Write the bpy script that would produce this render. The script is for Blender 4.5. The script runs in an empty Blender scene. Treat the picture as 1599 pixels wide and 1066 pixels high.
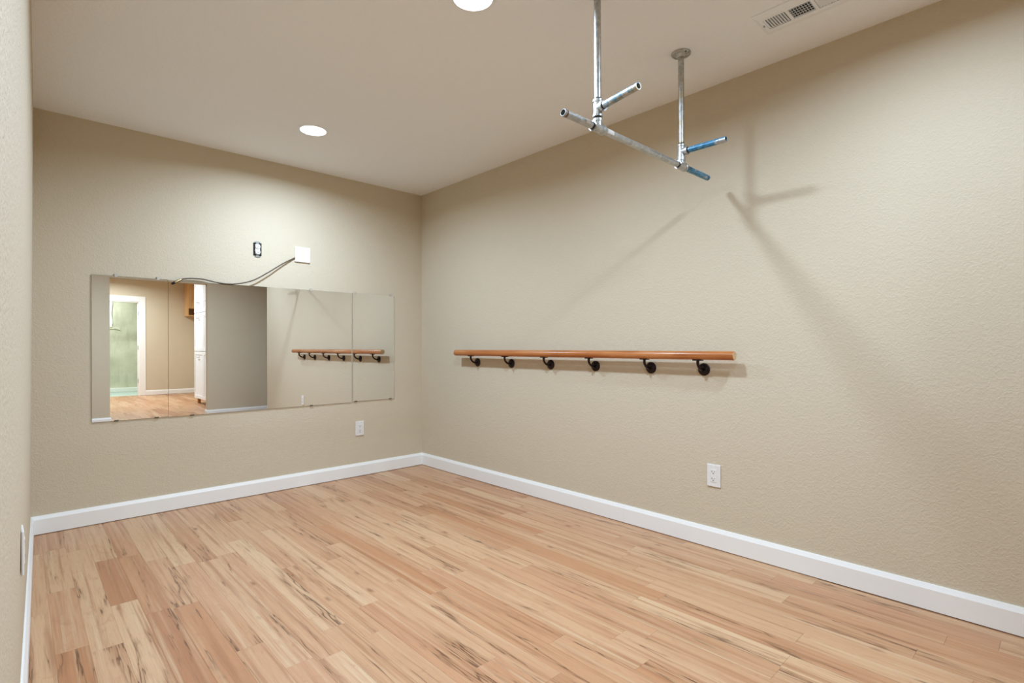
import bpy, bmesh, math, random
from mathutils import Vector, Matrix

random.seed(7)
SC = bpy.context.scene
COL = SC.collection
PI = math.pi

# ------------------------------------------------------------------ camera
# world: back/right corner of the nook at the origin, right wall x=0, mirrored wall y=0, floor z=0
cam_data = bpy.data.cameras.new('camera')
cam = bpy.data.objects.new('camera', cam_data)
COL.objects.link(cam)
CAM = Vector((-2.6853, -4.0606, 1.0687))
r_ = Vector((0.729497, -0.683976, -0.00318))
u_ = Vector((0.002306, -0.002190, 0.999995))
f_ = Vector((0.683980, 0.729501, 0.0))
cam.matrix_world = Matrix(((r_.x, u_.x, -f_.x, CAM.x), (r_.y, u_.y, -f_.y, CAM.y),
                           (r_.z, u_.z, -f_.z, CAM.z), (0, 0, 0, 1)))
cam_data.sensor_width = 36.0
cam_data.lens = 823.98 / 1599 * 36.0
cam_data.shift_y = 7.6 / 1599
cam_data.clip_start = 0.02
SC.camera = cam

# ------------------------------------------------------------------ world, exposure
world = bpy.data.worlds.new('world'); SC.world = world
world.use_nodes = True
world.node_tree.nodes['Background'].inputs[0].default_value = (0.05, 0.05, 0.05, 1)
world.node_tree.nodes['Background'].inputs[1].default_value = 0.2
vs = SC.view_settings
vs.view_transform = 'Standard'; vs.look = 'None'; vs.gamma = 1.0
vs.use_curve_mapping = False
vs.exposure = 0.08
SC.cycles.use_denoising = True
SC.cycles.max_bounces = 10
SC.cycles.diffuse_bounces = 6
SC.cycles.caustics_reflective = False

H = 2.44           # nook and hall ceiling
H2 = 2.62          # storage room ceiling
LAMP = 6.0         # glow of the downlight lenses
WATT = 57.0        # light sent down by each downlight
TINT = (0.775, 0.985, 1.235)      # camera white balance folded into the lamps
TINT_STORE = (0.89, 0.99, 1.05)
SPREAD = 165

# ------------------------------------------------------------------ materials
def srgb(r, g, b):
    f = lambda c: (c / 255 / 12.92) if c / 255 <= 0.04045 else ((c / 255 + 0.055) / 1.055) ** 2.4
    return (f(r), f(g), f(b), 1.0)

class NT:
    def __init__(s, name):
        s.m = bpy.data.materials.new(name); s.m.use_nodes = True
        s.t = s.m.node_tree; s.b = s.t.nodes['Principled BSDF']
    def n(s, typ, **kw):
        nd = s.t.nodes.new(typ)
        for k, v in kw.items(): setattr(nd, k, v)
        return nd
    def l(s, a, b): s.t.links.new(a, b)
    def set(s, **kw):
        for k, v in kw.items(): s.b.inputs[k.replace('_', ' ')].default_value = v
    def math(s, op, a, b=None, c=None, clamp=False):
        nd = s.n('ShaderNodeMath', operation=op, use_clamp=clamp)
        for i, v in enumerate((a, b, c)):
            if v is None: continue
            if isinstance(v, (int, float)): nd.inputs[i].default_value = v
            else: s.l(v, nd.inputs[i])
        return nd.outputs[0]
    def vmath(s, op, a, b):
        nd = s.n('ShaderNodeVectorMath', operation=op)
        for i, v in enumerate((a, b)):
            if isinstance(v, tuple): nd.inputs[i].default_value = v
            else: s.l(v, nd.inputs[i])
        return nd.outputs[0]
    def noise(s, vec, scale, detail=3, rough=0.5, dist=0.0):
        nd = s.n('ShaderNodeTexNoise')
        s.l(vec, nd.inputs['Vector'])
        nd.inputs['Scale'].default_value = scale; nd.inputs['Detail'].default_value = detail
        nd.inputs['Roughness'].default_value = rough; nd.inputs['Distortion'].default_value = dist
        return nd.outputs['Fac']
    def ramp(s, fac, stops, interp='LINEAR'):
        nd = s.n('ShaderNodeValToRGB'); cr = nd.color_ramp; cr.interpolation = interp
        while len(cr.elements) < len(stops): cr.elements.new(0.5)
        for e, (p, c) in zip(cr.elements, stops):
            e.position = p; e.color = c if len(c) == 4 else (*c, 1)
        s.l(fac, nd.inputs[0]); return nd.outputs[0]
    def mix(s, fac, a, b, blend='MIX'):
        nd = s.n('ShaderNodeMix', data_type='RGBA', blend_type=blend)
        for i, v in ((0, fac), (6, a), (7, b)):
            if isinstance(v, (int, float, tuple)): nd.inputs[i].default_value = v
            else: s.l(v, nd.inputs[i])
        return nd.outputs[2]
    def smooth(s, v, lo, hi):
        nd = s.n('ShaderNodeMapRange', interpolation_type='SMOOTHSTEP')
        s.l(v, nd.inputs[0]); nd.inputs[1].default_value = lo; nd.inputs[2].default_value = hi
        return nd.outputs[0]
    def bump(s, h, strength, dist):
        nd = s.n('ShaderNodeBump'); nd.inputs['Strength'].default_value = strength
        nd.inputs['Distance'].default_value = dist
        s.l(h, nd.inputs['Height']); s.l(nd.outputs[0], s.b.inputs['Normal'])
    def pos(s): return s.n('ShaderNodeNewGeometry').outputs['Position']

def paint(name, col, peel=0.35, rough=0.75, scale=115):
    w = NT(name); w.set(Base_Color=col, Roughness=rough); w.b.inputs['Specular IOR Level'].default_value = 0.25
    p = w.pos()
    a = w.noise(p, scale, 2, 0.45, 0.6)
    b = w.noise(p, scale * 0.42, 2, 0.5, 1.0)
    h = w.math('ADD', w.math('MULTIPLY', w.smooth(a, 0.42, 0.66), 0.6), w.math('MULTIPLY', w.smooth(b, 0.45, 0.6), 0.5))
    w.bump(h, peel, 0.0022)
    return w.m

def plain(name, col, rough=0.5, metal=0.0, spec=0.5):
    w = NT(name); w.set(Base_Color=col, Roughness=rough, Metallic=metal)
    w.b.inputs['Specular IOR Level'].default_value = spec
    h = w.noise(w.pos(), 300, 2); w.bump(h, 0.04, 0.001)
    return w.m

M = {}
M['wall'] = paint('beige_orange_peel_paint', srgb(203, 191, 168), 0.36)
M['ceiling'] = paint('ceiling_texture_paint', srgb(243, 248, 254), 0.35, 0.85, 80)
M['trim'] = plain('white_trim_paint', srgb(238, 238, 235), 0.38)
M['white_plastic'] = plain('white_plastic', srgb(226, 224, 220), 0.35)
M['white_metal'] = plain('white_enamel_metal', srgb(240, 246, 252), 0.4)
M['dark'] = plain('black_void', srgb(14, 13, 12), 0.8)
M['slot'] = plain('dark_slot', srgb(50, 46, 44), 0.7)
M['bronze'] = plain('oil_rubbed_bronze', srgb(34, 22, 20), 0.38, 0.55)
M['steel'] = plain('zinc_steel', srgb(170, 170, 168), 0.35, 1.0)
M['cable'] = plain('brown_cable_jacket', srgb(78, 62, 44), 0.5)
M['brass'] = plain('cable_plug_metal', srgb(150, 128, 92), 0.35, 0.8)
M['clip'] = plain('clear_plastic_clip', srgb(186, 180, 168), 0.25)
M['mirror_edge'] = plain('mirror_glass_edge', srgb(96, 92, 80), 0.2)
M['cab_white'] = plain('white_cabinet_paint', srgb(236, 238, 242), 0.4)
M['brush_edge'] = plain('door_edge_wood', srgb(150, 110, 60), 0.6)

w = NT('mirror_silver'); w.set(Base_Color=(0.93, 0.935, 0.92, 1), Roughness=0.0, Metallic=1.0); M['mirror'] = w.m

w = NT('downlight_lens'); w.set(Base_Color=(1, 1, 1, 1))
w.b.inputs['Emission Color'].default_value = (1.0, 0.98, 0.94, 1)
w.b.inputs['Emission Strength'].default_value = LAMP; M['lens'] = w.m

# galvanised pipe, optional blue residue
def galv(name, blue=0.0, warm=0.0):
    w = NT(name); p = w.pos()
    a = w.noise(p, 55, 4, 0.6); b = w.noise(p, 240, 2, 0.5)
    base = w.ramp(a, [(0.3, srgb(158, 160, 158)), (0.55, srgb(188, 190, 188)), (0.8, srgb(210, 210, 206))])
    base = w.mix(w.math('MULTIPLY', w.smooth(b, 0.52, 0.7), 0.2), base, srgb(120, 118, 110))
    w.b.inputs['Metallic'].default_value = 0.75
    if blue:
        c = w.noise(p, 26, 4, 0.6, 0.4)
        m = w.smooth(c, 0.62 - blue * 0.35, 0.74 - blue * 0.35)
        blu = w.ramp(w.noise(p, 60, 3), [(0.3, srgb(20, 92, 130)), (0.55, srgb(64, 132, 168)), (0.75, srgb(110, 150, 158))])
        base = w.mix(m, base, blu)
        w.l(w.math('SUBTRACT', 0.75, w.math('MULTIPLY', m, 0.65)), w.b.inputs['Metallic'])
    if warm:
        m2 = w.smooth(w.noise(p, 18, 3), 0.5, 0.62)
        base = w.mix(w.math('MULTIPLY', m2, warm), base, srgb(176, 158, 112))
    w.l(base, w.b.inputs['Base Color']); w.set(Roughness=0.42)
    w.bump(b, 0.12, 0.001); return w.m
M['galv'] = galv('galvanised_pipe')
M['galv_rust'] = galv('galvanised_pipe_aged', 0.0, 0.6)
M['galv_blue'] = galv('pipe_blue_residue', 0.75)
M['galv_blue2'] = galv('pipe_partly_blue_residue', 0.56, 0.6)
M['fitting'] = galv('cast_galvanised_fitting', 0.0, 0.15)
M['thread'] = plain('pipe_thread_dope', srgb(62, 58, 54), 0.5, 0.5)
M['rust'] = plain('rusty_thread', srgb(112, 82, 66), 0.6, 0.4)
M['sticker'] = plain('white_sticker', srgb(222, 222, 220), 0.5)

# wood -------------------------------------------------------------
def wood_floor(name, per_object):
    w = NT(name); P = w.pos()
    if per_object:
        rnd = w.n('ShaderNodeObjectInfo').outputs['Random']
        rnd2 = w.math('FRACT', w.math('MULTIPLY', rnd, 37.77))
    else:
        # far floor: strips seen too small to pick apart
        sep = w.n('ShaderNodeSeparateXYZ'); w.l(P, sep.inputs[0])
        row = w.math('FLOOR', w.math('DIVIDE', sep.outputs[0], 0.0925))
        wn = w.n('ShaderNodeTexWhiteNoise', noise_dimensions='1D'); w.l(row, wn.inputs['W'])
        colr = w.math('FLOOR', w.math('ADD', w.math('DIVIDE', sep.outputs[1], 0.95), w.math('MULTIPLY', wn.outputs[0], 5)))
        wn2 = w.n('ShaderNodeTexWhiteNoise', noise_dimensions='2D')
        cb = w.n('ShaderNodeCombineXYZ'); w.l(row, cb.inputs[0]); w.l(colr, cb.inputs[1]); w.l(cb.outputs[0], wn2.inputs['Vector'])
        rnd = wn2.outputs['Value']; rnd2 = w.math('FRACT', w.math('MULTIPLY', rnd, 37.77))
    off = w.n('ShaderNodeCombineXYZ')
    w.l(w.math('MULTIPLY', rnd, 41.0), off.inputs[0]); w.l(w.math('MULTIPLY', rnd2, 67.0), off.inputs[1]); w.l(rnd, off.inputs[2])
    v = w.vmath('ADD', P, off.outputs[0])
    def sv(sx, sy): return w.vmath('MULTIPLY', v, (sx, sy, 1.0))
    base = w.ramp(rnd, [(0.0, srgb(196, 157, 120)), (0.22, srgb(186, 138, 102)), (0.42, srgb(203, 168, 131)),
                        (0.6, srgb(178, 126, 88)), (0.8, srgb(192, 150, 114)), (1.0, srgb(168, 116, 80))])
    # broad colour bands along the board
    n1 = w.noise(sv(42, 0.9), 1.0, 4, 0.6, 0.15)
    base = w.mix(w.math('MULTIPLY', w.smooth(n1, 0.47, 0.70), 0.72), base, srgb(153, 103, 68))
    n2 = w.noise(sv(38, 0.7), 1.0, 4, 0.6, 0.1)
    base = w.mix(w.math('MULTIPLY', w.smooth(n2, 0.50, 0.72), 0.55), base, srgb(206, 178, 143))
    # figure: blotchy spalted maple
    n3 = w.noise(sv(30, 9), 1.0, 5, 0.65, 1.2)
    base = w.mix(w.math('MULTIPLY', w.smooth(n3, 0.54, 0.72), 0.32), base, srgb(163, 109, 75))
    # fine grain
    n4 = w.noise(sv(300, 9), 1.0, 2, 0.5)
    base = w.mix(w.math('MULTIPLY', w.smooth(n4, 0.45, 0.8), 0.30), base, srgb(153, 101, 63))
    # dark spalting cracks: thin wandering lines, in patches
    n5 = w.noise(sv(15, 0.75), 1.0, 4, 0.6, 0.08)
    line = w.math('SUBTRACT', 1.0, w.smooth(w.math('ABSOLUTE', w.math('SUBTRACT', n5, 0.5)), 0.002, 0.013))
    msk = w.smooth(w.noise(sv(10, 1.5), 1.0, 2, 0.5), 0.47, 0.62)
    crack = w.math('MULTIPLY', line, msk)
    halo = w.math('MULTIPLY', w.math('SUBTRACT', 1.0, w.smooth(w.math('ABSOLUTE', w.math('SUBTRACT', n5, 0.5)), 0.005, 0.06)), msk)
    base = w.mix(w.math('MULTIPLY', halo, 0.45), base, srgb(155, 111, 77))
    base = w.mix(w.math('MULTIPLY', crack, 0.8), base, srgb(86, 55, 35))
    # small knots
    vo = w.n('ShaderNodeTexVoronoi', feature='F1'); w.l(sv(9, 3.2), vo.inputs['Vector']); vo.inputs['Scale'].default_value = 1.0
    k = w.math('SUBTRACT', 1.0, w.smooth(w.math('ADD', vo.outputs['Distance'], w.math('MULTIPLY', n3, 0.16)), 0.10, 0.21))
    km = w.math('GREATER_THAN', w.math('FRACT', w.math('MULTIPLY', vo.outputs['Color'], 3.1)), 0.55)
    base = w.mix(w.math('MULTIPLY', w.math('MULTIPLY', k, km), 0.7), base, srgb(112, 71, 44))
    w.l(base, w.b.inputs['Base Color'])
    w.set(Roughness=0.36); w.b.inputs['Specular IOR Level'].default_value = 0.4
    w.l(w.math('ADD', 0.33, w.math('MULTIPLY', n4, 0.10)), w.b.inputs['Roughness'])
    w.bump(n4, 0.06, 0.0006)
    return w.m
M['plank'] = wood_floor('laminate_strip', True)
M['plank_far'] = wood_floor('laminate_far_floor', False)

def wood(name, c1, c2, c3, axis=1, rough=0.35):
    w = NT(name); P = w.pos()
    s1 = [60, 60, 60]; s1[axis] = 2.2
    s2 = [260, 260, 260]; s2[axis] = 8
    s3 = [7, 7, 7]; s3[axis] = 2.0
    a = w.noise(w.vmath('MULTIPLY', P, tuple(s1)), 1, 4, 0.6, 0.5)
    b = w.noise(w.vmath('MULTIPLY', P, tuple(s2)), 1, 2)
    c = w.noise(w.vmath('MULTIPLY', P, tuple(s3)), 1, 3)
    base = w.ramp(a, [(0.3, c1), (0.55, c2), (0.75, c3)])
    base = w.mix(w.math('MULTIPLY', b, 0.3), base, c1)
    base = w.mix(w.math('MULTIPLY', w.smooth(c, 0.5, 0.66), 0.55), base, c3)
    w.l(base, w.b.inputs['Base Color']); w.set(Roughness=rough)
    return w.m
M['barre'] = wood('oak_handrail_finish', srgb(146, 80, 34), srgb(178, 108, 54), srgb(198, 136, 82), 1, 0.3)
M['barre_end'] = wood('pale_end_grain', srgb(196, 166, 120), srgb(214, 186, 142), srgb(226, 202, 160), 0, 0.6)
M['oak'] = wood('oak_cabinet', srgb(186, 138, 86), srgb(214, 172, 118), srgb(224, 188, 136), 2, 0.4)

w = NT('concrete_foundation'); p = w.pos()
a = w.noise(p, 2.2, 5, 0.6); b = w.noise(w.vmath('MULTIPLY', p, (9, 9, 1.6)), 1, 4, 0.6)
base = w.ramp(a, [(0.3, srgb(178, 178, 154)), (0.55, srgb(198, 199, 174)), (0.75, srgb(212, 212, 192))])
base = w.mix(w.math('MULTIPLY', w.smooth(b, 0.5, 0.7), 0.5), base, srgb(170, 170, 146))
w.l(base, w.b.inputs['Base Color']); w.set(Roughness=0.9); w.bump(b, 0.3, 0.004); M['concrete'] = w.m
M['concrete_floor'] = plain('concrete_slab', srgb(176, 190, 178), 0.7)
M['vinyl'] = plain('white_insulation_facing', srgb(226, 230, 218), 0.5)

# ------------------------------------------------------------------ mesh helpers
def obj(name, bm, mat, parent=None, loc=None, smooth=False):
    me = bpy.data.meshes.new(name)
    bmesh.ops.recalc_face_normals(bm, faces=bm.faces[:])
    bm.to_mesh(me); bm.free()
    if isinstance(mat, (list, tuple)):
        for m_ in mat: me.materials.append(m_)
    else: me.materials.append(mat)
    if smooth:
        for f in me.polygons: f.use_smooth = True
    o = bpy.data.objects.new(name, me); COL.objects.link(o)
    if parent is not None:
        o.parent = parent
        if loc is not None: o.location = loc
    elif loc is not None: o.location = loc
    return o

def B(): return bmesh.new()

def box(bm, x0, x1, y0, y1, z0, z1, bev=0.0, seg=1):
    vs_ = [bm.verts.new((x, y, z)) for x in (x0, x1) for y in (y0, y1) for z in (z0, z1)]
    idx = [(0, 1, 3, 2), (4, 6, 7, 5), (0, 4, 5, 1), (2, 3, 7, 6), (0, 2, 6, 4), (1, 5, 7, 3)]
    fs = [bm.faces.new([vs_[i] for i in q]) for q in idx]
    if bev:
        es = list({e for f in fs for e in f.edges})
        bmesh.ops.bevel(bm, geom=es, offset=bev, segments=seg, affect='EDGES', profile=0.5)
    return bm

def bx(*a, **k): return box(B(), *a, **k)

def tube(bm, pts, r, seg=14, cap=True):
    """swept tube; r a number or a list of radii"""
    pts = [Vector(p) for p in pts]
    rings = []
    n0 = None
    for i, p in enumerate(pts):
        t = (pts[min(i + 1, len(pts) - 1)] - pts[max(i - 1, 0)]).normalized()
        if n0 is None:
            n0 = t.orthogonal().normalized()
        n0 = (n0 - t * n0.dot(t)).normalized()
        b0 = t.cross(n0)
        rr = r[i] if isinstance(r, (list, tuple)) else r
        rings.append([bm.verts.new(p + (n0 * math.cos(2 * PI * k / seg) + b0 * math.sin(2 * PI * k / seg)) * rr) for k in range(seg)])
    for a, b in zip(rings, rings[1:]):
        for k in range(seg):
            bm.faces.new((a[k], a[(k + 1) % seg], b[(k + 1) % seg], b[k]))
    if cap:
        bm.faces.new(rings[0][::-1]); bm.faces.new(rings[-1])
    return bm

def lathe(bm, p0, axis, prof, seg=24, closed_ends=True):
    """prof: list of (distance along axis, radius)"""
    p0 = Vector(p0); ax = Vector(axis).normalized(); n = ax.orthogonal().normalized(); b = ax.cross(n)
    rings = [[bm.verts.new(p0 + ax * d + (n * math.cos(2 * PI * k / seg) + b * math.sin(2 * PI * k / seg)) * r) for k in range(seg)] for d, r in prof]
    for a, c in zip(rings, rings[1:]):
        for k in range(seg):
            bm.faces.new((a[k], a[(k + 1) % seg], c[(k + 1) % seg], c[k]))
    if closed_ends:
        bm.faces.new(rings[0][::-1]); bm.faces.new(rings[-1])
    return bm

def pipe(bm, p0, p1, ro, ri, depth=0.05, seg=18):
    """open-ended pipe with a real bore at p1"""
    p0, p1 = Vector(p0), Vector(p1); L = (p1 - p0).length
    lathe(bm, p0, p1 - p0, [(0, ro), (L, ro), (L, ri), (L - depth, ri), (L - depth, 0.0005)], seg)
    return bm

def prism(bm, poly, z0, z1):
    a = [bm.verts.new((x, y, z0)) for x, y in poly]; b = [bm.verts.new((x, y, z1)) for x, y in poly]
    n = len(poly)
    bm.faces.new(a[::-1]); bm.faces.new(b)
    for i in range(n): bm.faces.new((a[i], a[(i + 1) % n], b[(i + 1) % n], b[i]))
    return bm

def autosmooth(o, ang=40):
    me = o.data
    for f in me.polygons: f.use_smooth = True
    bm = bmesh.new(); bm.from_mesh(me)
    for e in bm.edges:
        if len(e.link_faces) == 2: e.smooth = e.calc_face_angle(0) < math.radians(ang)
        else: e.smooth = False
    bm.to_mesh(me); bm.free()
    return o

def struct(name, bm, mat, parent=None):
    o = obj(name, bm, mat, parent); o['kind'] = 'structure'; return o

def thing(name, label, cat, loc=(0, 0, 0), group=None):
    o = bpy.data.objects.new(name, None); COL.objects.link(o); o.location = loc
    o.empty_display_size = 0.05
    o['label'] = label; o['category'] = cat
    if group: o['group'] = group
    return o

# part helper: geometry given in world coordinates, thing at its own origin
def part(name, bm, mat, parent, smooth=False, label=None):
    root = parent
    off = Vector((0, 0, 0))
    while root is not None:
        off += root.location; root = root.parent
    bmesh.ops.translate(bm, verts=bm.verts[:], vec=-off)
    o = obj(name, bm, mat, parent)
    if smooth: autosmooth(o)
    if label: o['label'] = label
    return o

# ------------------------------------------------------------------ the shell
# the left wall stands a little out of square and out of plumb
def xl(y, z):
    s = z / H
    x0 = -2.633 + (0.0178) * s
    return x0 - (0.025 - 0.0038 * s) * (-y)
YL, YR, YF = -3.50, -4.09, -5.05         # ends of the left/right walls, face of the front wall
XHL, XHR = -4.6, 1.6                      # hall ends
OX0, OX1, OZ = -1.755, -0.555, 2.035      # opening in the front wall
XS0, XS1 = -3.4, 0.45                     # storage room
YS = -10.2

struct('wall_back', bx(-2.85, 0.12, 0.0, 0.12, 0, H), M['wall'])
struct('wall_right', bx(0, 0.12, YR, 0.0, 0, H), M['wall'])
bm = B()
pts_ = []
for z in (0, H):
    pts_.append([bm.verts.new(p) for p in ((xl(0, z), 0.0, z), (xl(YL, z), YL, z), (xl(YL, z) - 0.13, YL, z), (xl(0, z) - 0.13, 0.0, z))])
a, b = pts_
bm.faces.new(a[::-1]); bm.faces.new(b)
for i in range(4): bm.faces.new((a[i], a[(i + 1) % 4], b[(i + 1) % 4], b[i]))
struct('wall_left', bm, M['wall'])
struct('wall_hall_left', bx(XHL, -2.84, YL, YL + 0.12, 0, H), M['wall'])
struct('wall_hall_right', bx(0.12, XHR, YR, YR + 0.12, 0, H), M['wall'])
struct('wall_hall_end_left', bx(XHL - 0.12, XHL, YF - 0.12, YL + 0.12, 0, H), M['wall'])
struct('wall_hall_end_right', bx(XHR, XHR + 0.12, YF - 0.12, YR + 0.12, 0, H), M['wall'])
bm = B()
box(bm, XHL, OX0, YF - 0.12, YF, 0, H2); box(bm, OX1, XHR, YF - 0.12, YF, 0, H2); box(bm, OX0, OX1, YF - 0.12, YF, OZ, H2)
struct('wall_front', bm, M['wall'])
bm = B()
prism(bm, [(-2.85, 0.12), (0.12, 0.12), (0.12, YR + .12), (XHR + .12, YR + .12), (XHR + .12, YF), (XHL - .12, YF), (XHL - .12, YL + .12), (-2.85, YL + .12)], H, H + 0.1)
struct('ceiling', bm, M['ceiling'])
# storage room beyond the front opening, seen in the mirrors
struct('wall_storage_left', bx(XS0 - 0.12, XS0, YS, YF - 0.12, 0, H2), M['wall'])
struct('wall_storage_right', bx(XS1, XS1 + 0.12, YS, YF - 0.12, 0, H2), M['wall'])
DX0, DX1, DZ = -1.55, -0.70, 2.09       # doorway in the far wall
bm = B()
box(bm, XS0 - .12, DX0, YS - 0.12, YS, 0, H2); box(bm, DX1, XS1 + .12, YS - 0.12, YS, 0, H2); box(bm, DX0, DX1, YS - 0.12, YS, DZ, H2)
struct('wall_storage_far', bm, M['wall'])
struct('ceiling_storage', bx(XS0 - .12, XS1 + .12, YS - .12, YF - .12, H2, H2 + 0.1), M['ceiling'])
struct('floor_storage', bx(XS0 - .12, XS1 + .12, YS - .12, YF - .12, -0.1, 0.0), M['plank_far'])
# unfinished concrete room
YC = -11.75
struct('floor_concrete', bx(-3.0, 0.6, YC, YS - .12, -0.1, 0.0), M['concrete_floor'])
bm = B(); box(bm, -3.0, 0.6, YC - .2, YC, 0, H2)
struct('wall_concrete', bm, M['concrete'])
struct('trim_concrete_ledge', bx(-3.0, 0.6, YC, YC + 0.10, 0, 0.10, bev=0.006), M['vinyl'])
struct('wall_concrete_left', bx(-3.12, -3.0, YC - .2, YS - .12, 0, H2), M['concrete'])
struct('wall_concrete_right', bx(0.6, 0.72, YC - .2, YS - .12, 0, H2), M['concrete'])
struct('ceiling_concrete', bx(-3.12, 0.72, YC - .2, YS - .12, H2, H2 + .1), M['ceiling'])

# ------------------------------------------------------------------ floor strips
floor = struct('floor', B() if False else prism(B(), [(XHL - .12, YF - .12), (XHR + .12, YF - .12), (XHR + .12, YR + .12), (0.12, YR + .12), (0.12, 0.12), (-2.85, 0.12), (-2.85, YL + .12), (XHL - .12, YL + .12)], -0.1, -0.006), M['plank_far'])
PW = 0.0925
bm = B()
def plank_mesh():
    bm = B(); c = 0.0004; x = PW / 2 - 0.0001; y = 0.5
    lo = [bm.verts.new(p) for p in ((-x, -y, -0.006), (x, -y, -0.006), (x, y, -0.006), (-x, y, -0.006))]
    mi = [bm.verts.new(p) for p in ((-x, -y, -c), (x, -y, -c), (x, y, -c), (-x, y, -c))]
    hi = [bm.verts.new(p) for p in ((-x + c, -y + c, 0), (x - c, -y + c, 0), (x - c, y - c, 0), (-x + c, y - c, 0))]
    for a, b in ((lo, mi), (mi, hi)):
        for i in range(4): bm.faces.new((a[i], a[(i + 1) % 4], b[(i + 1) % 4], b[i]))
    bm.faces.new(hi); bm.faces.new(lo[::-1])
    me = bpy.data.meshes.new('plank'); bm.to_mesh(me); bm.free(); me.materials.append(M['plank']); return me
pm = plank_mesh()
rows = int(math.ceil(2.75 / PW))
for i in range(rows):
    xc = -PW / 2 - 0.002 - i * PW
    y = -0.004
    L = random.uniform(0.35, 1.15)
    while y > YF:
        y1 = max(y - L, YF - 0.002)
        if y1 - YF < 0.18: y1 = YF
        o = bpy.data.objects.new('plank', pm); COL.objects.link(o)
        o.parent = floor; o.location = (xc, (y + y1) / 2, 0); o.scale = (1, (y - y1) - 0.0004, 1)
        y = y1; L = random.choice((0.62, 0.8, 0.95, 1.2)) * random.uniform(0.95, 1.05)
        if y <= YF + 1e-6: break

# ------------------------------------------------------------------ baseboards
BH, BT = 0.107, 0.0145
PROF = [(0, 0.004), (BT, 0.004), (BT, BH - 0.020), (BT * 0.72, BH - 0.010), (BT * 0.45, BH), (0, BH)]
def baseboard(bm, p0, p1, into, m0=0, m1=0):
    """run from p0 to p1 along a wall; into = unit vector towards the room; m0/m1 = mitre (+1 inner, -1 outer)"""
    p0, p1, n = Vector(p0), Vector(p1), Vector(into)
    d = (p1 - p0).normalized()
    A = [bm.verts.new(p0 + n * t + d * t * m0 + Vector((0, 0, z))) for t, z in PROF]
    C = [bm.verts.new(p1 + n * t - d * t * m1 + Vector((0, 0, z))) for t, z in PROF]
    k = len(PROF)
    bm.faces.new(A[::-1]); bm.faces.new(C)
    for i in range(k): bm.faces.new((A[i], A[(i + 1) % k], C[(i + 1) % k], C[i]))
    return bm
e = 0.0
struct('baseboard_back', baseboard(B(), (xl(0, 0.05), 0, 0), (0, 0, 0), (0, -1, 0), 1, 1), M['trim'])
bm = B(); baseboard(bm, (0, 0, 0), (0, -2.195, 0), (-1, 0, 0), 1, 0); baseboard(bm, (0, -2.1958, 0), (0, YR, 0), (-1, 0, 0), 0, -1)
baseboard(bm, (0, YR, 0), (XHR, YR, 0), (0, -1, 0), -1, 1)
struct('baseboard_right', bm, M['trim'])
dl = Vector((xl(YL, 0.05) - xl(0, 0.05), YL, 0)).normalized(); nl = Vector((-dl.y, dl.x, 0))
bm = B(); baseboard(bm, (xl(0, 0.05), 0, 0), (xl(YL, 0.05), YL, 0), nl, 1, -1)
baseboard(bm, (xl(YL, 0.05), YL, 0), (XHL, YL, 0), (0, -1, 0), -1, 1)
struct('baseboard_left', bm, M['trim'])
bm = B(); baseboard(bm, (XHL, YF, 0), (OX0, YF, 0), (0, 1, 0), 0, -1); baseboard(bm, (OX1, YF, 0), (XHR, YF, 0), (0, 1, 0), -1, 0)
baseboard(bm, (OX0, YF, 0), (OX0, YF - .12, 0), (1, 0, 0), -1, -1); baseboard(bm, (OX1, YF, 0), (OX1, YF - .12, 0), (-1, 0, 0), -1, -1)
struct('baseboard_front', bm, M['trim'])
bm = B(); baseboard(bm, (XS0, YS, 0), (DX0 - 0.09, YS, 0), (0, 1, 0)); baseboard(bm, (DX1 + 0.09, YS, 0), (XS1, YS, 0), (0, 1, 0))
struct('baseboard_storage', bm, M['trim'])

# door casing around the far doorway
cas = struct('trim_door_casing', B(), M['trim'])
def cpart(name, bm, m='trim'):
    o = obj(name, bm, M[m], cas); return o
CW = 0.115
cpart('casing_leg', bx(DX1, DX1 + CW, YS, YS + 0.018, 0, DZ + CW, bev=0.003))
cpart('casing_leg', bx(DX0 - CW, DX0, YS, YS + 0.018, 0, DZ + CW, bev=0.003))
cpart('casing_head', bx(DX0, DX1, YS, YS + 0.018, DZ, DZ + CW, bev=0.003))
cpart('jamb', bx(DX1 - 0.018, DX1, YS - .125, YS + .004, 0, DZ))
cpart('jamb', bx(DX0, DX0 + 0.018, YS - .125, YS + .004, 0, DZ))
cpart('jamb_head', bx(DX0 + .018, DX1 - .018, YS - .125, YS + .004, DZ - .018, DZ))
cpart('door_stop', bx(DX1 - 0.030, DX1 - .018, YS - .08, YS - .045, 0, DZ - .018))
for z in (0.28, 1.02, 1.78):
    cpart('hinge', bx(DX1 - 0.024, DX1 - 0.0175, YS - .04, YS + .004, z, z + 0.09, bev=0.001), 'steel')

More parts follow.
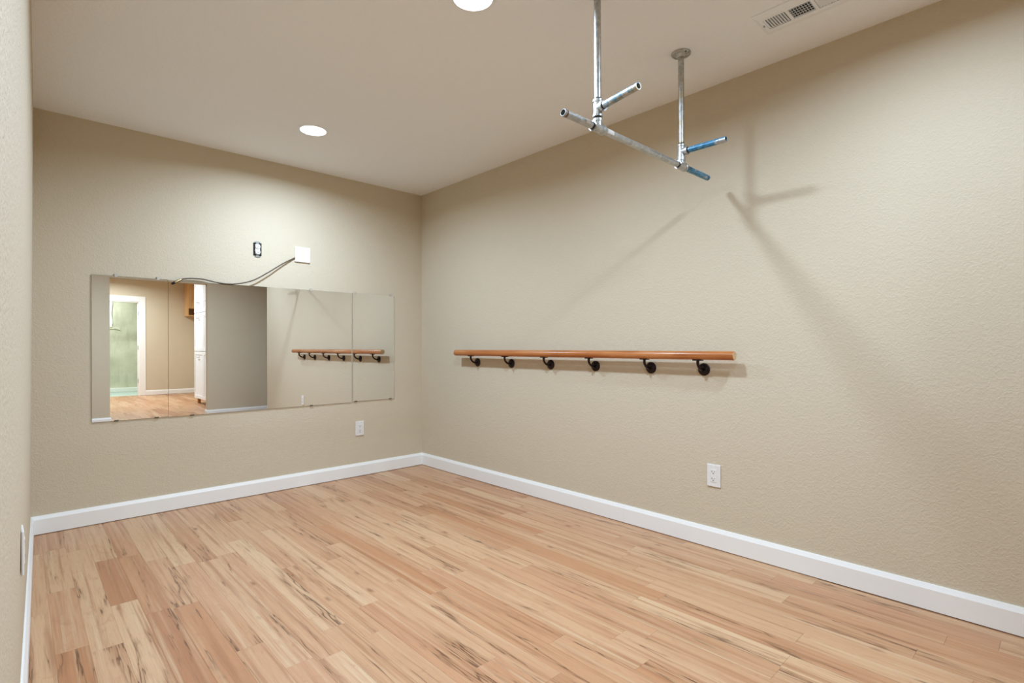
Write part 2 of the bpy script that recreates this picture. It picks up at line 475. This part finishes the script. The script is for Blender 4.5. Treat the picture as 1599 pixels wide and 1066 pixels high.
# ------------------------------------------------------------------ downlights
def downlight(x, y, z, label, r=0.078, power=1.0, tint=None, group='round recessed downlights'):
    t = thing('downlight', label, 'ceiling light', (x, y, z), group)
    bm = B(); lathe(bm, (x, y, z), (0, 0, -1), [(0, r + .014), (0.003, r + .014), (0.008, r + .006), (0.008, r), (0.003, r - .002), (0, r - .002)], 48, False)
    part('trim_ring', bm, M['white_metal'], t, True)
    bm = B(); lathe(bm, (x, y, z), (0, 0, -1), [(0.0005, r - .0015), (0.0035, r - .0015), (0.0045, r - .02), (0.0048, 0.001)], 48)
    part('lens', bm, M['lens'], t, True, 'glowing white lens')
    la = bpy.data.lights.new('downlight_beam', 'AREA'); la.shape = 'DISK'; la.size = 2 * r - .01
    la.energy = WATT * power; la.color = tint or TINT; la.spread = math.radians(SPREAD)
    lo = bpy.data.objects.new('downlight_beam', la); COL.objects.link(lo); lo.parent = t; lo.location = (0, 0, -.007)
    lo.visible_camera = False
    return t
downlight(-1.319, -0.774, H, 'lit round downlight in the ceiling close to the mirrored wall', power=0.43)
downlight(-1.380, -2.450, H, 'lit round downlight in the ceiling in line with the hanging pipe bar', power=0.46)
downlight(-0.80, -3.76, H, 'lit round downlight in the ceiling by the slotted air vent', power=0.28)
downlight(-2.40, -3.76, H, 'lit round downlight in the ceiling by the end of the left wall', power=0.35)
downlight(-1.30, -7.3, H2, 'lit round downlight in the storage room ceiling', 0.085, 0.85, TINT_STORE)
downlight(-1.30, -9.2, H2, 'lit round downlight in the storage room ceiling by the white door casing', 0.085, 0.85, TINT_STORE)
downlight(-1.35, -10.95, H2, 'lit round light in the ceiling of the concrete room', 0.085, 0.62, TINT_STORE)

# ------------------------------------------------------------------ mirrors
MT = 0.006
def mirror(x0, x1, z0, z1, label, clips):
    t = thing('wall_mirror', label, 'mirror', ((x0 + x1) / 2, 0, z0), 'frameless mirror panels on the back wall')
    bm = B(); box(bm, x0, x1, -MT, -0.0008, z0, z1)
    for f in bm.faces: f.material_index = 0
    o = part('glass', bm, [M['mirror'], M['mirror_edge']], t)
    for f in o.data.polygons: f.material_index = 0 if f.normal.y < -0.9 else 1
    for cx, top in clips:
        bm = B()
        if top:
            box(bm, cx - .008, cx + .008, -MT - .004, -0.0005, z1 + .0005, z1 + .014, bev=.0015)
            box(bm, cx - .008, cx + .008, -MT - .004, -MT - .0005, z1 - .008, z1 + .002, bev=.001)
        else:
            box(bm, cx - .012, cx + .012, -MT - .003, -0.0005, z0 - .004, z0 - .0005, bev=.001)
            box(bm, cx - .012, cx + .012, -MT - .003, -MT - .0005, z0 - .002, z0 + .004, bev=.0008)
        part('clip', bm, M['clip' if top else 'mirror_edge'], t)
    return t
mirror(-2.358, -1.9665, 0.617, 1.512, 'narrow frameless mirror panel reflecting a white doorway', [(-2.24, 1), (-2.02, 1), (-2.24, 0), (-2.03, 0)])
mirror(-1.9645, -0.6865, 0.615, 1.510, 'wide frameless mirror panel reflecting the white cabinet and most of the handrail', [(-1.02, 1), (-1.02, 0), (-1.83, 0)])
mirror(-0.6755, -0.2925, 0.620, 1.512, 'narrow frameless mirror panel beside the room corner reflecting the end of the handrail', [(-0.655, 1), (-0.325, 1), (-0.65, 0), (-0.33, 0)])

# ------------------------------------------------------------------ electrical plates
def frame_to(o, loc, rz):
    o.location = loc; o.rotation_euler = (0, 0, rz)

def outlet(loc, rz, label, group='white wall outlets'):
    """local frame: wall plane y=0, room towards -y"""
    t = thing('wall_outlet', label, 'outlet', (0, 0, 0), group)
    bm = B(); box(bm, -.0375, .0375, -.0065, -.0003, -.0595, .0595, bev=.0035, seg=2)
    part('cover_plate', bm, M['white_plastic'], t)
    rec = part('receptacle', box(B(), -.0165, .0165, -.0085, -.0063, -.0335, .0335, bev=.001), M['white_plastic'], t)
    for s in (-1, 1):
        zc = s * .0185
        part('slot', box(B(), -.0085, -.0062, -.0092, -.0082, zc + .000, zc + .008), M['slot'], rec)
        part('slot', box(B(), .0060, .0080, -.0092, -.0082, zc + .001, zc + .007), M['slot'], rec)
        part('ground_hole', lathe(B(), (0, -.0080, zc - .006), (0, -1, 0), [(0, .0028), (.0012, .0028)], 12), M['slot'], rec)
    for s in (-1, 1):
        part('screw', lathe(B(), (0, -.0062, s * .049), (0, -1, 0), [(0, .0028), (.0008, .0026), (.0012, .0015)], 12), M['white_metal'], t)
    frame_to(t, loc, rz)
    return t
outlet((-0.615, 0, 0.394), 0, 'white outlet on the mirrored wall below the mirrors')
outlet((0, -2.755, 0.383), -PI / 2, 'white outlet on the handrail wall above the baseboard')
th = math.atan2(dl.y, dl.x)
ol = outlet((xl(-2.14, 0.53) + 0.0004, -2.14, 0.53), PI / 2 + 0.024, 'white outlet on the left wall seen almost edge on')

# blank two-gang cover plate the cable comes out of
t = thing('blank_cover_plate', 'square blank white cover plate above the mirrors with a cable behind it', 'cover plate', (-1.085, 0, 1.718))
part('plate', box(B(), -1.1435, -1.0265, -.011, -.0004, 1.718, 1.8325, bev=.0035, seg=2), M['white_plastic'], t)
for sx, sz in ((-.03, .036), (.028, .04), (-.025, -.04), (.028, -.04)):
    part('screw', lathe(B(), (-1.085 + sx, -.0108, 1.775 + sz), (0, -1, 0), [(0, .003), (.001, .0028), (.0015, .001)], 12), M['white_metal'], t)

# bare receptacle without its plate
t = thing('bare_receptacle', 'bare white receptacle in an open black electrical box without a plate', 'outlet', (-1.411, 0, 1.73))
xc, zc = -1.411, 1.7785
part('box_opening', box(B(), xc - .0285, xc + .0285, -.0015, -.0003, zc - .047, zc + .047), M['dark'], t)
yk = B(); box(yk, xc - .010, xc + .010, -.0040, -.0014, zc - .058, zc + .058, bev=.0008)
box(yk, xc - .02, xc + .02, -.0042, -.0016, zc - .056, zc - .048, bev=.0008); box(yk, xc - .02, xc + .02, -.0042, -.0016, zc + .048, zc + .056, bev=.0008)
part('mounting_yoke', yk, M['steel'], t)
body = part('receptacle_body', box(B(), xc - .0165, xc + .0165, -.009, -.0035, zc - .036, zc + .036, bev=.002), M['white_plastic'], t)
for s in (-1, 1):
    z2 = zc + s * .0195
    bm = B(); lathe(bm, (xc, -.008, z2), (0, -1, 0), [(0, .0172), (.006, .0172), (.007, .0162)], 24)
    part('outlet_face', bm, M['white_plastic'], t, True)
    part('slot', box(B(), xc - .0085, xc - .0062, -.0156, -.0146, z2, z2 + .008), M['slot'], body)
    part('slot', box(B(), xc + .006, xc + .008, -.0156, -.0146, z2 + .001, z2 + .007), M['slot'], body)
    part('ground_hole', lathe(B(), (xc, -.0146, z2 - .006), (0, -1, 0), [(0, .0028), (.0012, .0028)], 12), M['slot'], body)
for s in (-1, 1):
    part('side_screw', lathe(B(), (xc - .0165, -.006, zc + s * .012), (-1, 0, 0), [(0, .003), (.004, .003)], 10), M['brass'], t)

# the loose cable
def spline(pts, n=10):
    P = [Vector(p) for p in pts]; out = []
    for i in range(len(P) - 1):
        p0, p1, p2, p3 = P[max(i - 1, 0)], P[i], P[i + 1], P[min(i + 2, len(P) - 1)]
        for k in range(n):
            s = k / n
            out.append(0.5 * ((2 * p1) + (-p0 + p2) * s + (2 * p0 - 5 * p1 + 4 * p2 - p3) * s * s + (-p0 + 3 * p1 - 3 * p2 + p3) * s ** 3))
    out.append(P[-1]); return out
CABLE = [(-1.1356, -0.004, 1.7501), (-1.1715, -0.01, 1.7308), (-1.2459, -0.02, 1.6856), (-1.3408, -0.03, 1.6183), (-1.4299, -0.032, 1.559), (-1.5023, -0.03, 1.528), (-1.5764, -0.026, 1.5126), (-1.6364, -0.022, 1.5109), (-1.6953, -0.018, 1.518), (-1.7608, -0.015, 1.5304), (-1.829, -0.014, 1.5311), (-1.8774, -0.014, 1.524), (-1.8998, -0.016, 1.513)]
t = thing('coaxial_cable', 'thin dark brown cable drooping from the cover plate over the mirror top', 'cable', (-1.13, -0.01, 1.74))
cp = spline(CABLE, 10)
part('cable', tube(B(), cp, 0.0042, 10), M['cable'], t, True)
e0, e1 = cp[-1], cp[-1] + (cp[-1] - cp[-6]).normalized() * 0.045
dirn = (e1 - e0)
bm = B(); lathe(bm, e0 - dirn * .3, dirn, [(0, .0044), (.01, .0085), (.03, .0098), (.036, .011), (.05, .011), (.052, .008)], 14)
part('plug', bm, M['brass'], t, True)
bm = B(); lathe(bm, e0 - dirn * .3 + dirn.normalized() * .0515, dirn, [(0, .0075), (.010, .0075), (.010, .003), (.016, .0015)], 12)
part('plug_tip', bm, M['dark'], t, True)

# ------------------------------------------------------------------ handrail (ballet barre)
RX, RZ, RR = -0.07, 1.018, 0.023
t = thing('handrail', 'round orange-brown wooden handrail on six dark brackets along the right wall', 'handrail', (RX, -1.75, RZ - .08))
bm = B(); lathe(bm, (RX, -0.597, RZ), (0, -1, 0), [(0, RR - .002), (0.002, RR), (2.297, RR), (2.300, RR - .002)], 40)
rail = part('rail', bm, M['barre'], t, True)
for yy, dd in ((-0.5968, 1), (-2.8972, -1)):
    bm = B(); lathe(bm, (RX, yy, RZ), (0, dd, 0), [(0, RR - .0022), (.0006, RR - .0024), (.0008, .001)], 40)
    part('rail_end', bm, M['barre_end'], rail, False, 'pale cut end of the rail')
for yb in (-0.795, -1.192, -1.588, -1.975, -2.378, -2.702):
    br = thing('bracket', '', '', (RX, yb, RZ - .06)); 
    for k in ('label', 'category'): del br[k]
    # rosette + stem as the bracket body mesh
    bpy.data.objects.remove(br)
    z0 = RZ - RR
    zr = 0.942
    bm = B(); lathe(bm, (-0.0003, yb, zr), (-1, 0, 0), [(0, .0335), (.004, .0335), (.0075, .030), (.011, .018), (.0125, .012), (.0128, .001)], 32)
    ros = part('bracket', bm, M['bronze'], t, True, 'dark bronze rail bracket')
    arm = spline([(-.008, yb, zr), (-.030, yb, zr - .002), (-.055, yb, zr + .010), (RX, yb, zr + .030), (RX, yb, z0 - .001)], 7)
    part('bracket_arm', tube(B(), arm, [0.0085 - 0.0015 * math.sin(i / (len(arm) - 1) * PI) for i in range(len(arm))], 12), M['bronze'], ros, True)
    bm = B(); box(bm, RX - .013, RX + .013, yb - .026, yb + .026, z0 - .0045, z0 + .0006, bev=.0015)
    part('saddle', bm, M['bronze'], ros)
    for s in (-1, 1):
        part('screw', lathe(B(), (-.0075, yb + s * .0, zr + s * .024), (-1, 0, 0), [(0, .004), (.002, .0035), (.0026, .001)], 10), M['bronze'], ros)

# ------------------------------------------------------------------ hanging galvanised pull-up rig
PY, PZ = -2.80, 1.912
XA, XB = -1.045, -0.41
ZA, ZB = 1.987, 1.978
PR, PRI = 0.0134, 0.0105
t = thing('pipe_rack', 'galvanised pipe bar rack hanging from the ceiling with blue stained arms', 'pipe rack', (XA, PY, H))
def tee(center, run, branch, name='tee_fitting'):
    c, r, b = Vector(center), Vector(run).normalized(), Vector(branch).normalized()
    bm = B(); hl = 0.033
    lathe(bm, c - r * hl, r, [(0, .0150), (0, .0195), (.009, .0195), (.011, .0172), (2 * hl - .011, .0172), (2 * hl - .009, .0195), (2 * hl, .0195), (2 * hl, .0150)], 22)
    lathe(bm, c, b, [(0, .0165), (hl - .011, .0168), (hl - .009, .0195), (hl, .0195), (hl, .0150)], 22)
    return part(name, bm, M['fitting'], t, True)
for xx, zz, aged in ((XA, ZA, 0), (XB, ZB, 1)):
    # ceiling flange with four screw holes
    bm = B(); lathe(bm, (xx, PY, H), (0, 0, -1), [(0.0002, .044), (.005, .044), (.0075, .041), (.009, .026), (.020, .021), (.022, .019), (.022, .0136)], 36)
    fl = part('ceiling_flange', bm, M['fitting'], t, True)
    for k in range(4):
        a_ = PI / 4 + k * PI / 2 + 0.35
        part('flange_screw', lathe(B(), (xx + .0345 * math.cos(a_), PY + .0345 * math.sin(a_), H - .0065), (0, 0, -1), [(0, .0048), (.002, .0048), (.003, .002)], 12), M['steel' if k % 2 else 'slot'], fl)
    part('post', lathe(B(), (xx, PY, H - .021), (0, 0, -1), [(0, PR), (H - .021 - zz - .026, PR)], 22), M['galv_rust' if aged else 'galv'], t, True)
    part('pipe_thread', lathe(B(), (xx, PY, zz + .040), (0, 0, -1), [(0, PR + .0004), (.010, PR + .0006)], 22), M['thread'], t, True)
    tee((xx, PY, zz), (0, 0, 1), (-.12 if not aged else 0.02, -1, 0))
    tee((xx, PY, PZ), (1, 0, 0), (0, 0, 1))
    part('nipple', lathe(B(), (xx, PY, zz - .028), (0, 0, -1), [(0, PR), (zz - PZ - .056 + .002, PR)], 22), M['thread'], t, True)
    # short arm towards the room
    d = Vector((-.18 if not aged else .02, -1, 0)).normalized()
    bm = B(); pipe(bm, Vector((xx, PY, zz)) + d * .028, Vector((xx, PY, zz)) + d * .212, PR, PRI)
    arm_ = part('arm', bm, M['galv_blue' if aged else 'galv_blue2'], t, True, 'blue stained short pipe arm')
    part('pipe_thread', lathe(B(), Vector((xx, PY, zz)) + d * .033, d, [(0, PR + .0004), (.006, PR + .0004)], 22), M['thread'], arm_, True)
# cross bar in three lengths
pb = B(); pipe(pb, (XA - .028, PY, PZ), (-1.248, PY, PZ), PR, PRI)
lb = part('bar_end', pb, M['galv'], t, True)
part('pipe_thread', lathe(B(), (-1.2482, PY, PZ), (1, 0, 0), [(0, PR - .0004), (.018, PR + .0003)], 22, False), M['rust'], lb, True)
part('pipe_thread', lathe(B(), (XA - .042, PY, PZ), (1, 0, 0), [(0, PR + .0003), (.010, PR + .0004)], 22), M['thread'], lb, True)
bm = B(); bmesh.ops.translate(bm, verts=[], vec=(0, 0, 0))
def wrap(bm, x0, x1, a0, a1):
    n = 8; R_ = PR + .0003
    ra = []
    for x in (x0, x1):
        ra.append([bm.verts.new((x, PY + R_ * math.cos(a0 + (a1 - a0) * k / n), PZ + R_ * math.sin(a0 + (a1 - a0) * k / n))) for k in range(n + 1)])
    for k in range(n): bm.faces.new((ra[0][k], ra[0][k + 1], ra[1][k + 1], ra[1][k]))
    return bm
part('sticker', wrap(B(), -1.130, -1.105, PI * .55, PI * 1.15), M['sticker'], lb, True, 'white paper sticker')
mb = part('cross_bar', lathe(B(), (XA + .028, PY, PZ), (1, 0, 0), [(0, PR), (XB - XA - .056, PR)], 22), M['galv'], t, True)
part('sticker', wrap(B(), -0.995, -0.955, PI * .55, PI * 1.2), M['sticker'], mb, True, 'white paper sticker')
part('pipe_thread', lathe(B(), (XB - .042, PY, PZ), (1, 0, 0), [(0, PR + .0003), (.010, PR + .0004)], 22), M['thread'], mb, True)
pb = B(); pipe(pb, (XB + .028, PY, PZ), (-0.152, PY, PZ), PR, PRI)
part('bar_end', pb, M['galv_blue'], t, True, 'blue stained pipe end')

# ------------------------------------------------------------------ ceiling vent
VX0, VX1, VY0, VY1 = -0.445, -0.268, -3.475, -3.137
t = thing('ceiling_vent', 'white slotted air vent in the ceiling next to the right wall', 'vent', ((VX0 + VX1) / 2, VY1, H))
vx0, vx1, vy0, vy1 = VX0 + .047, VX1 - .047, VY0 + .028, VY1 - .028
part('duct_opening', box(B(), vx0 - .004, vx1 + .004, vy0 - .004, vy1 + .004, H - .002, H - .0004), M['dark'], t)
bm = B()
def fr(bm, o, i, z0, z1):
    a = [bm.verts.new((x, y, z0)) for x, y in ((o[0], o[2]), (o[1], o[2]), (o[1], o[3]), (o[0], o[3]))]
    b = [bm.verts.new((x, y, z1)) for x, y in ((i[0], i[2]), (i[1], i[2]), (i[1], i[3]), (i[0], i[3]))]
    for k in range(4): bm.faces.new((a[k], a[(k + 1) % 4], b[(k + 1) % 4], b[k]))
fr(bm, (VX0, VX1, VY0, VY1), (VX0, VX1, VY0, VY1), H - .0002, H - .003)
fr(bm, (VX0, VX1, VY0, VY1), (VX0 + .028, VX1 - .028, VY0 + .018, VY1 - .018), H - .003, H - .010)
fr(bm, (VX0 + .028, VX1 - .028, VY0 + .018, VY1 - .018), (vx0, vx1, vy0, vy1), H - .010, H - .010)
fr(bm, (vx0, vx1, vy0, vy1), (vx0, vx1, vy0, vy1), H - .010, H - .002)
bmesh.ops.remove_doubles(bm, verts=bm.verts[:], dist=1e-5)
part('frame', bm, M['white_metal'], t)
L3 = (vy1 - vy0) / 3
def slat(y0, y1, x0, x1, tilt_axis, tilt):
    bm = B(); cx, cy = (x0 + x1) / 2, (y0 + y1) / 2
    box(bm, x0 - cx, x1 - cx, y0 - cy, y1 - cy, -.0006, .0006)
    bmesh.ops.rotate(bm, verts=bm.verts[:], cent=(0, 0, 0), matrix=Matrix.Rotation(tilt, 3, tilt_axis))
    bmesh.ops.translate(bm, verts=bm.verts[:], vec=(cx, cy, H - .0072))
    part('slat', bm, M['white_metal'], t)
NS = 9
for sec, tl in ((0, 0.5), (2, -0.5)):
    ys = vy1 - L3 * (0 if sec == 0 else 2)
    for k in range(NS):
        yy = ys - (k + .5) * L3 / NS
        slat(yy - .0058, yy + .0058, vx0 + .002, vx1 - .002, 'X', tl)
for k in range(5):
    xx = vx0 + (k + .5) * (vx1 - vx0) / 5
    slat(vy1 - 2 * L3 + .004, vy1 - L3 - .004, xx - .0046, xx + .0046, 'Y', -0.7)
for y_ in (vy1 - L3, vy1 - 2 * L3):
    part('divider', box(B(), vx0, vx1, y_ - .006, y_ + .006, H - .0108, H - .002), M['white_metal'], t)
for k in range(8):
    yy = vy1 - L3 - .006 - (k + .5) * (L3 - .012) / 8
    part('cross_bar', box(B(), vx0 + .001, vx1 - .001, yy - .0014, yy + .0014, H - .0045, H - .0022), M['white_metal'], t)
part('damper_lever', box(B(), (vx0 + vx1) / 2 - .006, (vx0 + vx1) / 2 + .004, vy1 + .006, vy1 + .010, H - .014, H - .0095), M['steel'], t)

# ------------------------------------------------------------------ storage room furniture (reflected in the mirrors)
CX0, CX1, CY0, CY1 = -0.19, XS1 - .002, -7.55, -6.25
t = thing('storage_cabinet', 'tall white storage cabinet with panelled doors against the storage room wall', 'cabinet', ((CX0 + CX1) / 2, CY1, 0))
part('carcass', box(B(), CX0 + .02, CX1, CY0, CY1, 0.10, 2.40, bev=.002), M['cab_white'], t)
for x_, y_ in ((CX0 + .06, CY0 + .05), (CX0 + .06, CY1 - .05), (CX1 - .06, CY0 + .05), (CX1 - .06, CY1 - .05)):
    part('foot', box(B(), x_ - .025, x_ + .025, y_ - .025, y_ + .025, 0.0, 0.10, bev=.003), M['oak'], t)
ND = 2
for z0, z1 in ((0.105, 0.99), (1.0, 1.715), (1.725, 2.39)):
    for k in range(ND):
        y1_ = CY1 - k * (CY1 - CY0) / ND - .002; y0_ = CY1 - (k + 1) * (CY1 - CY0) / ND + .002
        dr = part('door', box(B(), CX0, CX0 + .019, y0_, y1_, z0, z1, bev=.002), M['cab_white'], t)
        bm = B(); rw = .06
        box(bm, CX0 - .008, CX0 + .001, y0_, y0_ + rw, z0, z1, bev=.0015); box(bm, CX0 - .008, CX0 + .001, y1_ - rw, y1_, z0, z1, bev=.0015)
        box(bm, CX0 - .008, CX0 + .001, y0_ + rw, y1_ - rw, z0, z0 + rw, bev=.0015); box(bm, CX0 - .008, CX0 + .001, y0_ + rw, y1_ - rw, z1 - rw, z1, bev=.0015)
        part('door_rails', bm, M['cab_white'], dr)
        hz = z1 - .10 if z0 < 1.7 else z0 + .18
        hy = (y0_ + y1_) / 2
        bm = B(); tube(bm, spline([(CX0 - .007, hy - .07, hz), (CX0 - .032, hy - .05, hz), (CX0 - .034, hy + .05, hz), (CX0 - .007, hy + .07, hz)], 6), .006, 10)
        part('handle', bm, M['steel'], dr, True)

t = thing('wall_cabinet', 'oak wall cabinet with an open cubby hung on the storage room wall', 'cabinet', (0.3, YS, 1.79))
ax0, ax1, ay0, ay1, az0, az1 = 0.165, XS1 - .002, YS + .001, YS + .36, 1.79, 2.55
part('side_panel', box(B(), ax0, ax0 + .02, ay0, ay1, az0, az1, bev=.002), M['oak'], t)
part('side_panel', box(B(), ax1 - .02, ax1, ay0, ay1, az0, az1, bev=.002), M['oak'], t)
part('side_trim', box(B(), ax0 - .006, ax0 + .001, ay0 + .05, ay1 - .05, az0 + .06, az1 - .06, bev=.002), M['oak'], t)
part('back_panel', box(B(), ax0 + .02, ax1 - .02, ay0, ay0 + .012, az0, az1), M['oak'], t)
part('bottom', box(B(), ax0 + .02, ax1 - .02, ay0 + .012, ay1, az0, az0 + .02, bev=.001), M['oak'], t)
part('shelf', box(B(), ax0 + .02, ax1 - .02, ay0 + .012, ay1, az0 + .17, az0 + .19, bev=.001), M['oak'], t)
part('top', box(B(), ax0 + .02, ax1 - .02, ay0 + .012, ay1, az1 - .02, az1, bev=.001), M['oak'], t)
dr = part('door', box(B(), ax0 + .012, ax1 - .004, ay1 + .001, ay1 + .02, az0 + .175, az1 - .004, bev=.003), M['oak'], t)
part('door_panel', box(B(), ax0 + .06, ax1 - .05, ay1 + .019, ay1 + .026, az0 + .23, az1 - .06, bev=.004), M['oak'], dr)

# hanging insulation sheet on the concrete wall
t = thing('insulation_sheet', 'white insulation sheet hanging on the concrete wall behind the doorway', 'insulation', (-1.3, YC, 1.55))
bm = B(); nx, nz = 14, 12
gr = [[], []]
for side in (0, 1):
    for i in range(nx + 1):
        for j in range(nz + 1):
            x = -1.75 + i * (0.72 / nx); z = 1.58 + j * (0.9 / nz)
            y = YC + .002 + side * (.03 + .018 * math.sin(i * 1.3 + j * .5) + .012 * math.sin(j * 1.9))
            gr[side].append(bm.verts.new((x + .01 * math.sin(j * 1.1), y, z + (.012 * math.sin(i * 1.7) if j == 0 else 0))))
G = lambda s, i, j: gr[s][i * (nz + 1) + j]
for i in range(nx):
    for j in range(nz):
        for s in (0, 1): bm.faces.new((G(s, i, j), G(s, i + 1, j), G(s, i + 1, j + 1), G(s, i, j + 1)))
for i in range(nx):
    for j in (0, nz): bm.faces.new((G(0, i, j), G(0, i + 1, j), G(1, i + 1, j), G(1, i, j)))
for j in range(nz):
    for i in (0, nx): bm.faces.new((G(0, i, j), G(0, i, j + 1), G(1, i, j + 1), G(1, i, j)))
part('sheet', bm, M['vinyl'], t, True)
bm = tube(B(), spline([(-1.72, YC + .045, 1.60), (-1.4, YC + .055, 1.575), (-1.15, YC + .05, 1.57), (-1.0, YC + .04, 1.56), (-.88, YC + .03, 1.52)], 6), .006, 8)
part('tie_cord', bm, M['vinyl'], t, True)
